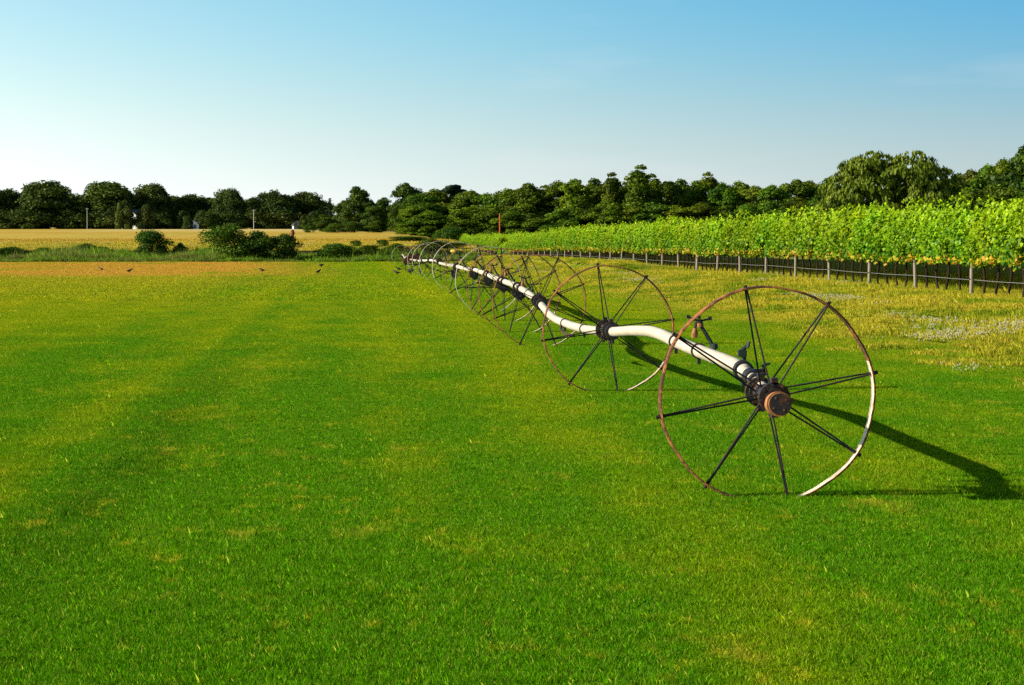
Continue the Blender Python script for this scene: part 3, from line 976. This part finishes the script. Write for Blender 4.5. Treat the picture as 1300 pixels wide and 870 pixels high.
def lobes_crown(seed, H, W, base, nl, n, size, flat=1.0, top_bias=0.0, mat=None, shape='round'):
    """crown of lobes inside an ellipsoid/dome of height H and width W starting at height base"""
    g = np.random.default_rng(seed)
    Lc, Lr = [], []
    ch = H - base
    for i in range(nl):
        u = g.uniform(0, 1) ** (1 - .4 * top_bias)
        z = base + ch * (.02 + .84 * u)
        if shape == 'round': w = math.sqrt(max(.05, 1 - ((u - .36) / .70) ** 2))
        elif shape == 'cone': w = 1.02 - .85 * u
        else: w = math.sqrt(max(.08, 1 - (u * .95) ** 2.6))
        a = g.uniform(0, 2 * math.pi); q = math.sqrt(g.uniform(.05, 1))
        rad = W / 2 * w * q * .74
        Lc.append((math.cos(a) * rad, math.sin(a) * rad, z))
        Lr.append(W * g.uniform(.10, .20))
    Lc.append((0, 0, base + ch * .5)); Lr.append(W * .27)
    for q in (.0, .08, .17):
        Lc.append((g.uniform(-.06, .06) * W, g.uniform(-.06, .06) * W, H - W * .10 - q * ch)); Lr.append(W * (.11 + .35 * q))
    Lc, Lr = np.array(Lc), np.array(Lr)
    wgt = Lr ** 2; wgt = wgt / wgt.sum()
    k = g.choice(len(Lr), n, p=wgt)
    d = g.normal(0, 1, (n, 3)); d /= np.linalg.norm(d, axis=1)[:, None]
    d[:, 2] = np.where(d[:, 2] < -.35, -d[:, 2] * .5, d[:, 2])
    r = Lr[k] * (1 - .55 * g.uniform(0, 1, n) ** 2.2) * (1 + .14 * np.sin(d[:, 0] * 7 + k) * np.sin(d[:, 2] * 6 + 2 * k))
    P = Lc[k] + d * r[:, None] * np.array([1, 1, .85 * flat])
    P += g.normal(0, W * .008, P.shape)
    P[:, 2] = np.maximum(P[:, 2], base * .6)
    lob_t = g.uniform(-.42, .42, len(Lr))
    tint = np.clip(g.uniform(.1, .9, n) + lob_t[k], 0, 1)
    m = leaf_cloud(P, d, size, g, tint)
    if mat: m.materials.append(mat)
    return m, Lc, Lr

def trunk_mesh(seed, H, base, r, Lc):
    g = random.Random(seed)
    p = [(0, 0, -.3), (0, 0, .2)]
    top = H * .8
    for k in range(1, 6):
        t = k / 5
        p.append((g.uniform(-.15, .15) * t, g.uniform(-.15, .15) * t, .2 + (top - .2) * t))
    parts = [tube(p, [r * 1.3, r, r * .85, r * .7, r * .5, r * .33, r * .15], 8)]
    for c in Lc[:10]:
        z0 = max(base * .7, c[2] * .45)
        s = Vector((0, 0, min(z0, top * .85)))
        c = Vector(c)
        parts.append(tube([s, s.lerp(c, .5) + Vector((0, 0, -.02 * H)), c], [r * .4, r * .26, r * .08], 6))
    m = new_mesh('trunk', *join_meshes(parts)); m.materials.append(M['bark'])
    return m

KIND = {}
def kind(name, variants, H, W, base, nl, n, size, mat, **kw):
    out = []
    for i in range(variants):
        sd = hash_seed(name) + i
        cr, Lc, Lr = lobes_crown(sd, H, W, base, nl, n, size, mat=M[mat], **kw)
        out.append((cr, trunk_mesh(sd, H, base, W * .028, Lc)))
    KIND[name] = (out, H, W)
def hash_seed(s): return sum(ord(c) * (i + 3) for i, c in enumerate(s)) % 9973
kind('far_oak', 4, 11, 11, .0, 60, 24000, .20, 'far_oak', shape='dome')
kind('oak', 4, 11, 9, .0, 50, 20000, .18, 'oak')
kind('wood', 5, 12, 8, .0, 50, 20000, .17, 'wood')
kind('tall', 3, 13, 6, .0, 50, 16000, .16, 'wood', shape='cone')
kind('bush', 4, 3, 4, .0, 34, 9000, .06, 'shrub', shape='dome')
kind('thicket', 3, 5, 9, .0, 40, 14000, .17, 'far_oak', shape='dome')

def willow_mesh(seed, H, W):
    g = np.random.default_rng(seed)
    P, D = [], []
    nl = 70
    for i in range(nl):
        u = g.uniform(0, 1); a = g.uniform(0, 2 * math.pi)
        z = H * (.10 + .80 * u); rad = W / 2 * math.sqrt(max(.03, 1 - (u * .96) ** 2.2)) * math.sqrt(g.uniform(.15, 1)) * .88
        c = np.array([math.cos(a) * rad, math.sin(a) * rad, z]); r = W * g.uniform(.07, .13)
        ns = 40
        for s in range(ns):
            d = g.normal(0, 1, 3); d /= np.linalg.norm(d); d[2] = abs(d[2])
            st = c + d * r * np.array([1, 1, .8])
            L = g.uniform(.15, .75) * H / 13
            m = 11
            tt = np.linspace(0, 1, m)
            out = np.array([d[0], d[1], 0]) * .5
            seg = st + np.outer(tt, out) * .8 * r - np.outer(tt ** 1.6, [0, 0, 1]) * L + g.normal(0, .05, (m, 3))
            P.append(seg); D.append(np.tile(d, (m, 1)))
    P = np.concatenate(P); D = np.concatenate(D)
    n = len(P)
    s = .20 * g.uniform(.6, 1.3, n)
    nrm = D + g.normal(0, .5, (n, 3)); nrm[:, 2] *= .3; nrm /= np.linalg.norm(nrm, axis=1)[:, None]
    up = np.array([0, 0, 1.0]) + g.normal(0, .25, (n, 3))
    a = up - nrm * (up * nrm).sum(1)[:, None]; a /= np.linalg.norm(a, axis=1)[:, None]
    b = np.cross(nrm, a)
    V = np.stack([P + a * (s * 1.7)[:, None], P + b * (s * .5)[:, None], P - a * (s * 1.7)[:, None], P - b * (s * .5)[:, None]], 1)
    m = quads_mesh('crown', V, g.uniform(0, 1, n), 4); m.materials.append(M['willow'])
    Lc = [(math.cos(a_) * W * .25, math.sin(a_) * W * .25, H * .65) for a_ in np.linspace(0, 6, 9)]
    return m, trunk_mesh(seed, H, 1.5, .35, Lc)
KIND['willow'] = ([willow_mesh(9, 13, 17)], 13, 17)

def conifer_mesh(seed, H, W, layers=16):
    g = np.random.default_rng(seed)
    P, D = [], []
    for i in range(layers):
        t = i / (layers - 1)
        z = H * (.08 + .90 * t); rad = W / 2 * (1 - t) ** .85 + .08
        nb = int(7 + 6 * (1 - t))
        for b in range(nb):
            a = g.uniform(0, 2 * math.pi); L = rad * g.uniform(.65, 1.1)
            m = int(10 + 16 * (1 - t))
            q = g.uniform(.05, 1, m)
            pt = np.stack([np.cos(a) * L * q, np.sin(a) * L * q, z - .22 * L * q + .1 * L * q ** 2], -1) + g.normal(0, .06 * W * .3, (m, 3))
            P.append(pt); D.append(np.tile([math.cos(a) * .3, math.sin(a) * .3, 1], (m, 1)))
    P = np.concatenate(P); D = np.concatenate(D)
    m = leaf_cloud(P, D, .16, g, g.uniform(0, 1, len(P)), 1.4); m.materials.append(M['conifer'])
    tr = new_mesh('trunk', *tube([(0, 0, -.2), (0, 0, H * .5), (0, 0, H * .97)], [.18, .11, .02], 8)); tr.materials.append(M['bark'])
    return m, tr
KIND['conifer'] = ([conifer_mesh(3, 8, 3.6)], 8, 3.6)
def pine_mesh(seed, H, W):
    g = np.random.default_rng(seed)
    P, D = [], []
    for i in range(48):
        t = g.uniform(0, 1); a = g.uniform(0, 6.28)
        z = H * (.12 + .85 * t); L = W / 2 * (1.15 - .85 * t) * g.uniform(.5, 1.1)
        for c in np.linspace(.35, 1, 4):
            cc = np.array([math.cos(a) * L * c, math.sin(a) * L * c, z + .12 * L * c])
            m = 60
            d = g.normal(0, 1, (m, 3)); d /= np.linalg.norm(d, axis=1)[:, None]
            P.append(cc + d * np.array([.65, .65, .3]) * g.uniform(.6, 1.1)); D.append(d)
    P = np.concatenate(P); D = np.concatenate(D)
    m = leaf_cloud(P, D, .2, g, g.uniform(0, 1, len(P)), 1.3); m.materials.append(M['conifer'])
    Lc = [(math.cos(a) * W * .3, math.sin(a) * W * .3, H * z) for a, z in zip(np.linspace(0, 6, 8), np.linspace(.45, .9, 8))]
    return m, trunk_mesh(seed, H, 3, .25, Lc)
KIND['pine'] = ([pine_mesh(4, 13, 7)], 13, 7)

tg = random.Random(12)
NAMES = {'far_oak': 'oak_tree', 'oak': 'oak_tree', 'wood': 'woodland_tree', 'tall': 'poplar_tree', 'willow': 'willow_tree', 'conifer': 'spruce_tree', 'pine': 'pine_tree', 'bush': 'shrub', 'thicket': 'thicket_tree'}
def plant(k, px, py_top, pw, Y, label, group=None, base=None, mat=None, wz=1.0):
    """a tree whose crown spans pw pixels about px and reaches py_top when it stands at distance Y"""
    var, H, W = KIND[k]
    cr, tr = var[tg.randrange(len(var))]
    top = at(px, py_top, Y)
    x = top.x; z = gz(x, Y) if base is None else base
    h = max(.6, top.z - z); w = pw / FPX * Y
    t = thing(NAMES[k], (x, Y, z - .02), label, 'shrub' if k == 'bush' else 'tree', group, tg.uniform(0, 6.28))
    s = (w / W, w / W, h / H * 1.03)
    c = obj('crown', cr, None, t); c.scale = s
    if k != 'bush':
        u = obj('trunk', tr, None, t); u.scale = s
    else:
        u = obj('stems', tr, None, t); u.scale = s
    return t

# far treeline on the left, over the golden field
FAR = [(-14, 238, 66, 610), (12, 240, 52, 620), (60, 230, 74, 600), (106, 252, 40, 625), (137, 231.5, 80, 600), (193, 235, 52, 605), (243, 247, 66, 612), (218, 249, 36, 640), (291, 241, 42, 600),
       (322, 251, 40, 615), (348, 242, 52, 600), (387, 245, 50, 606), (270, 254, 40, 630), (160, 246, 40, 640), (84, 246, 50, 645), (36, 245, 50, 640), (-36, 236, 60, 620)]
for i, (px, pt, pw, Y) in enumerate(sorted(FAR)):
    plant('far_oak', px, pt, pw * 1.3, Y, 'dark rounded oak, %s from the left in the far treeline over the field' % ordinal(i + 1), 'oaks of the far treeline')
# smaller undergrowth below them
FAR2 = [(-30 + 27 * q, 254 + (q * 37 % 7) - 3, 52, 650) for q in range(17)]
for i, (px, pt, pw, Y) in enumerate(FAR2):
    plant('far_oak', px, pt, pw * 1.4, Y, 'dark tree closing the gaps behind the far oaks, %s from the left' % ordinal(i + 1), 'rear trees of the far treeline')
UND = [(0, 270, 60, 596), (40, 268, 60, 596), (85, 266, 50, 596), (120, 270, 40, 596), (146, 262, 34, 594), (188, 262, 26, 596), (205, 268, 40, 596), (232, 270, 22, 596), (262, 270, 30, 594), (157, 258, 24, 584), (184, 264, 26, 584), (385, 276, 14, 584), (238, 276, 12, 582), (290, 268, 50, 596), (330, 268, 50, 597), (365, 268, 50, 596), (398, 270, 30, 594)]
for i, (px, pt, pw, Y) in enumerate(sorted(UND)):
    plant('thicket', px, pt, pw * 1.25, Y, 'low dark tree at the field edge, %s from the left below the far treeline' % ordinal(i + 1), 'low trees below the far treeline', mat='far_oak')
# trees in the middle
plant('conifer', 419, 253, 21, 505, 'slim dark spruce rising alone in the gap of the treeline', None)
plant('oak', 411, 272, 36, 470, 'small green tree beside the lone spruce', None)
plant('oak', 437, 255, 34, 485, 'green tree leaning on the left of the big domed oak', None)
plant('oak', 456, 237.5, 54, 480, 'big domed green oak at the middle of the field edge', None)
plant('oak', 488, 251, 40, 490, 'dark tree just right of the big domed oak', None)
plant('oak', 474, 262, 44, 475, 'lower green tree in front of the big domed oak', None)
plant('oak', 515, 233, 50, 470, 'tall light green oak where the wood begins', None)
plant('wood', 506, 262, 34, 468, 'short tree before the tall oak at the wood corner', None)
for (px, pt, pw, lab) in [(392, 283, 22, 'low shrub left of the small tree by the spruce'), (425, 284, 40, 'dark bush below the lone spruce'), (450, 281, 40, 'bush in the shade of the big domed oak'), (474, 283, 34, 'round bush right of the shade below the big domed oak')]:
    plant('bush', px, pt, pw, 440, lab, 'bushes below the middle trees')

# wood on the right behind the vineyard: silhouette trees
SIL = [(536, 246, 40, 'wood', 415), (556, 241, 44, 'wood', 430), (576, 236, 40, 'pine', 440), (598, 243, 46, 'wood', 425), (622, 246, 44, 'wood', 420), (646, 241, 44, 'wood', 412), (669, 234, 44, 'wood', 410), (690, 237, 36, 'tall', 418), (706, 231, 44, 'wood', 410),
       (731, 229, 44, 'wood', 405), (756, 228, 42, 'wood', 410), (777, 221, 34, 'tall', 402), (794, 231, 36, 'wood', 405), (811, 212, 46, 'tall', 400), (830, 223, 32, 'tall', 404), (847, 231, 40, 'wood', 405), (866, 229, 40, 'wood', 408), (886, 231, 36, 'wood', 410),
       (902, 221, 38, 'tall', 412), (918, 233, 34, 'wood', 405), (935, 231, 36, 'wood', 410), (957, 237, 44, 'wood', 405), (984, 236, 40, 'wood', 402), (1008, 229, 42, 'wood', 405), (1030, 231, 40, 'wood', 408), (1051, 227, 40, 'wood', 405), (1078, 232, 44, 'wood', 400), (1104, 234, 44, 'wood', 404), (1130, 236, 44, 'wood', 402), (1156, 236, 44, 'wood', 404), (1184, 232, 44, 'wood', 400),
       (1216, 222, 40, 'wood', 385), (1232, 217, 46, 'wood', 380), (1255, 211, 48, 'wood', 378), (1277, 204, 50, 'wood', 375), (1303, 187, 62, 'oak', 372), (1345, 190, 70, 'oak', 372)]
for i, (px, pt, pw, k, Y) in enumerate(SIL):
    nm = {'wood': 'bushy green woodland tree', 'tall': 'pointed green tree', 'pine': 'ragged dark pine', 'oak': 'broad dark green tree'}[k]
    plant(k, px, pt, pw * 1.6, Y, nm + ', %s from the left along the wood behind the vineyard' % ordinal(i + 1), 'trees along the wood skyline')
plant('willow', 1134, 196, 205, 368, 'wide olive green willow with drooping branches behind the vines', None)
# back fill and front edge of the wood
for i in range(26):
    px = 530 + i * 31 + tg.uniform(-6, 6)
    if 1050 < px < 1210: continue
    plant('wood', px, 252 + tg.uniform(-6, 5), 60, 440 + tg.uniform(0, 20), 'dark tree deep in the wood, %s from the left of the rear line' % ordinal(i + 1), 'rear trees of the wood')
EDGE = [(525, 262, 40, 398), (548, 268, 46, 396), (572, 284, 34, 388), (596, 264, 50, 396), (624, 268, 48, 395), (650, 264, 46, 392), (676, 272, 44, 390), (712, 268, 40, 388), (722, 262, 40, 392), (745, 268, 40, 390), (772, 255, 50, 388), (800, 262, 44, 386),
        (828, 258, 44, 385), (858, 262, 46, 384), (888, 258, 48, 384), (920, 262, 46, 382), (950, 260, 46, 382), (980, 258, 46, 380), (1012, 252, 46, 380), (1040, 250, 44, 378), (1075, 262, 44, 362), (1190, 245, 50, 362), (1230, 240, 56, 360), (1268, 236, 60, 358), (1310, 232, 60, 356)]
for i, (px, pt, pw, Y) in enumerate(EDGE):
    plant('wood', px, pt, pw * 1.5, Y, 'lower leafy tree at the front edge of the wood, %s from the left' % ordinal(i + 1), 'trees at the front edge of the wood')

# shrubs along the ditch
BUSH = [(193, 292, 40, 239, 'round dark green bush alone on the ditch bank'), (230, 308, 19, 240, 'small round bush right of the lone round bush'),
        (108, 309, 28, 241, 'low dark shrub on the bank, left of the lone round bush'), (128, 313, 30, 241, 'flat low shrub trailing right on the ditch bank'),
        (287, 288, 60, 229.5, 'largest bush of the ditch, left of two darker bushes'), (327, 293, 48, 230, 'dark bush between the largest bush and a smaller one'),
        (361, 297, 40, 230, 'smaller dark bush closing the clump of three by the ditch'), (16, 313, 44, 238, 'dark weedy shrub at the left edge of the ditch'),
        (53, 314, 34, 237, 'second dark weedy shrub from the left edge of the ditch'), (76, 315, 28, 239, 'third weedy shrub from the left edge of the ditch'),
        (452, 305, 15, 262, 'little round shrub in the weeds under the domed oak'), (486, 304, 16, 262, 'low shrub right of the little round shrub in the weeds'),
        (425, 309, 50, 230, 'dark low thicket in the ditch right of the three bushes'), (466, 311, 44, 230, 'dark low thicket left of the last white wheel rim'),
        (500, 309, 44, 236, 'green weedy bush behind the last white wheel rim'), (520, 300, 50, 300, 'green bush above the far end of the pipe'), (548, 303, 44, 240, 'tangled brownish bush behind the far wheels'),
        (575, 308, 34, 250, 'dark bush at the left end of the vine rows'), (571, 288, 36, 330, 'bright round bush at the foot of the wood')]
for (px, pt, pw, Y, lab) in BUSH:
    plant('bush', px, pt, pw * 1.5, Y, lab, 'shrubs along the ditch')

# weeds and reeds in the ditch
t = NT('reed_blades')
tint = t.n('Attribute', attribute_name='tint').outputs['Fac']
p_ = t.pos()
nn = t.noise(t.mapping(p_, (.16, .25, .5)), 1.0, 4)
c_ = t.mix(tint, (.035, .12, .003), (.21, .34, .010))
c_ = t.mix(t.math('MULTIPLY', t.ramp(nn, .50, .62), .55), c_, (.16, .11, .045))
M['reed'] = t.done(t.leafy(c_, .3, None, .5, .02))
reed_p = [blade_patch('reed_patch', 420, 1.6, .25, .75, .030, M['reed'], .6, 80 + i, .12) for i in range(5)]
gr = np.random.default_rng(9)
X, Y = grid_pts(-44, 11, 226.5, 243, .8, .35, gr)
k = in_view(X, Y, 3)
X, Y = X[k], Y[k]
s = gr.uniform(.55, 1.15, X.size) * (1.05 + .35 * np.sin(X * .45 + 1) + .25 * np.sin(X * 1.7 + Y)) * (.5 + .6 * sstep(Y, 226, 230))
scatter('ditch_weeds', np.stack([X, Y, ground_z(X, Y)], -1), np.stack([np.ones_like(s)] * 2 + [s], -1), reed_p, None,
        'tall green weeds and brown reeds filling the ditch beyond the lawn', 'weeds')
stub = [blade_patch('stubble_patch', 900, 4.4, .05, .16, .03, M['field'], .5, 90 + i) for i in range(3)]
X, Y = grid_pts(-75, 11, 244.5, 330, 2.4, 1.3, gr)
k = in_view(X, Y, 4)
X, Y = X[k], Y[k]
scatter('field_stubble', np.stack([X, Y, ground_z(X, Y)], -1), np.ones((X.size, 3)), stub, None,
        'golden dry stubble on the field beyond the ditch', 'stubble')

# ------------------------------------------------------------------ small far things
M['pale_pole'] = simple('pale_pole', (.40, .40, .38), .7, 0, .2, .15, 3)
M['rust_pole'] = simple('rust_pole', (.46, .09, .025), .7, 0, .2, .25, 3)
M['white_wall'] = simple('white_wall', (.74, .76, .78), .7, 0, .2, .06, 3)
M['blue_wall'] = simple('blue_wall', (.42, .60, .70), .7, 0, .2, .08, 3)
M['roof'] = simple('roof_shingle', (.10, .10, .105), .85, 0, .2, .3, 4)
M['glass'] = simple('window_glass', (.03, .04, .05), .1, 0, .6, .1, 3)
M['red_box'] = simple('red_box', (.13, .012, .010), .6, 0, .3, .3, 5)

def pole(px, py_top, py_base, Y, r, mat, label, name='utility_pole', zbase=None):
    a = at(px, py_top, Y); z = gz(a.x, Y)
    h = a.z - z
    p = thing(name, (a.x, Y, z), label, 'pole')
    obj('shaft', tube([(0, 0, -.3), (0, 0, h * .5), (0, 0, h)], [r * 1.15, r, r * .85], 10), mat, p)
    if name == 'utility_pole':
        obj('crossarm', box((0, -r - .04, h - .25), (.7, .08, .10)), mat, p)
    else:
        obj('cap', tube([(0, 0, h), (0, 0, h + .06)], [r * 1.1, r * .6], 10), mat, p)
    return p
pole(322, 266, 290, 588, .08, M['pale_pole'], 'thin pale utility pole right of the tall oak in the far treeline')
pole(110.5, 264, 290, 588, .06, M['pale_pole'], 'thin pale utility pole before the far oaks at the left')
pole(634.5, 271.5, 305, 352, .10, M['rust_pole'], 'rust-red post rising over the far end of the vines', 'marker_post')

def house(px, py_top, Y, w, d, h, wall, label, name, rz=0.0):
    a = at(px, py_top, Y); z = gz(a.x, Y)
    p = thing(name, (a.x, Y, z), label, 'building', None, rz)
    g_ = d * .38
    V = [(-w/2, -d/2, -.3), (w/2, -d/2, -.3), (w/2, d/2, -.3), (-w/2, d/2, -.3), (-w/2, -d/2, h), (w/2, -d/2, h), (w/2, d/2, h), (-w/2, d/2, h), (0, -d/2, h + w * .4), (0, d/2, h + w * .4)]
    obj('wall', (V, [(0, 1, 5, 8, 4), (2, 3, 7, 9, 6), (1, 2, 6, 5), (3, 0, 4, 7)]), wall, p)
    e = .25
    for s_ in (-1, 1):
        x0, x1 = s_ * (w / 2 + e), 0
        z0, z1 = h - e * .8, h + w * .4
        Vr = [(x0, -d/2 - e, z0 + .03), (x1, -d/2 - e, z1 + .03), (x1, d/2 + e, z1 + .03), (x0, d/2 + e, z0 + .03), (x0, -d/2 - e, z0 + .15), (x1, -d/2 - e, z1 + .15), (x1, d/2 + e, z1 + .15), (x0, d/2 + e, z0 + .15)]
        obj('roof', (Vr, [(0, 1, 2, 3), (7, 6, 5, 4), (0, 4, 5, 1), (1, 5, 6, 2), (2, 6, 7, 3), (3, 7, 4, 0)]), M['roof'], p)
    for x in ((-w * .25, w * .25) if w > 3 else (w * .2,)):
        wd = obj('window', box((x, -d/2 - .02, h * .55), (.9, .06, 1.1)), wall, p)
        obj('pane', box((x, -d/2 - .055, h * .55), (.7, .02, .9)), M['glass'], wd)
    obj('door', box((0 if w > 3 else -w * .22, -d/2 - .02, .9), (.9, .05, 1.9)), M['roof'], p)
    return p
house(171, 265, 592, 4.2, 6, 2.7, M['white_wall'], 'white gabled house glimpsed between the far oaks', 'house', R(-15))
house(246, 281, 588, 2.2, 2.4, 1.2, M['white_wall'], 'small white shed under the far treeline', 'shed')
house(377, 285, 592, 1.9, 2.4, 1.0, M['blue_wall'], 'pale blue shed at the field edge before the right end of the far oaks', 'shed', R(10))
house(500, 283, 500, 4.0, 4, 2.0, M['pale_pole'], 'grey shed half hidden where the wood begins', 'shed', R(12))

# red hydrant box in the field
a = ground_at(371.5, 301)
p = thing('hydrant', a, 'small dark red hydrant standing in the golden field', 'hydrant')
obj('body', tube([(0, 0, -.1), (0, 0, .1), (0, 0, .75), (0, 0, .85)], [.28, .22, .22, .26], 12), M['red_box'], p)
obj('cap', tube([(0, 0, .85), (0, 0, .98), (0, 0, 1.08)], [.2, .17, .05], 12), M['red_box'], p)
obj('outlet', tube([(.1, 0, .55), (.36, 0, .55)], .1, 10), M['black'], p)

# birds feeding on the lawn
def bird_mesh(spread):
    V, F = [], []
    secs = [(-.19, .0, .012, .012), (-.12, .0, .03, .014), (-.06, .005, .05, .045), (.02, .015, .062, .06), (.08, .045, .045, .05), (.115, .075, .032, .036), (.145, .095, .036, .036), (.175, .095, .022, .024), (.20, .088, .009, .009), (.235, .080, .002, .002)]
    n = 10
    for (x, z, ry, rz) in secs:
        for k in range(n):
            a_ = 2 * math.pi * k / n
            V.append((x, math.cos(a_) * ry, .15 + z + math.sin(a_) * rz))
    for i in range(len(secs) - 1):
        for k in range(n):
            F.append((i * n + k, i * n + (k + 1) % n, (i + 1) * n + (k + 1) % n, (i + 1) * n + k))
    F.append(tuple(range(n))[::-1])
    parts = [(V, F)]
    for s_ in (-1, 1):
        parts.append(tube([(.01, s_ * .025, .12), (.0, s_ * .028, .05), (.01, s_ * .03, .0)], [.010, .005, .004], 6))
        parts.append(tube([(-.02, s_ * .03, .004), (.045, s_ * .034, .004)], .004, 5))
        if spread:
            parts.append(([(.08, s_ * .05, .18), (-.06, s_ * .05, .17), (-.10, s_ * .22, .24), (-.08, s_ * .36, .27), (.04, s_ * .24, .25), (.08, s_ * .05, .165), (-.06, s_ * .05, .155), (-.10, s_ * .22, .232), (-.08, s_ * .36, .265), (.04, s_ * .24, .238)],
                          [(0, 1, 2, 3, 4), (9, 8, 7, 6, 5), (0, 5, 6, 1), (1, 6, 7, 2), (2, 7, 8, 3), (3, 8, 9, 4), (4, 9, 5, 0)]))
        else:
            parts.append(([(.07, s_ * .052, .19), (-.03, s_ * .066, .18), (-.16, s_ * .02, .155), (-.02, s_ * .062, .13), (.07, s_ * .06, .19), (-.03, s_ * .074, .18), (-.16, s_ * .028, .155), (-.02, s_ * .07, .13)],
                          [(0, 1, 2, 3), (7, 6, 5, 4), (0, 4, 5, 1), (1, 5, 6, 2), (2, 6, 7, 3), (3, 7, 4, 0)]))
    m_ = new_mesh('bird', *join_meshes(parts)); m_.materials.append(M['black']); return m_
b0, b1 = bird_mesh(False), bird_mesh(True)
BIRDS = [(129, 346, 0, 2.6, 'leftmost black bird on the dry strip of the lawn'), (164, 348.5, 0, .4, 'second black bird from the left on the dry strip'), (333, 347.5, 0, 2.9, 'black bird on the dry strip below the clump of bushes'),
         (408, 341, 1, .3, 'black bird with lifted wings near the far lawn edge'), (404, 350, 0, .9, 'black bird standing below the one with lifted wings'), (506.5, 346, 0, 3.0, 'small black bird left of the far wheels'),
         (504, 351.5, 0, 2.8, 'nearest black bird left of the far wheels'), (521.5, 350, 1, .2, 'black bird at the foot of the far wheels')]
for (px, py, sp, rz, lab) in BIRDS:
    a = ground_at(px, py, 60, 225)
    o = obj('bird', b1 if sp else b0, None)
    o.location = a + Vector((0, 0, .03)); o.rotation_euler = (0, 0, rz); o.scale = (1.15,) * 3
    tag(o, lab, 'bird', 'black birds on the lawn')
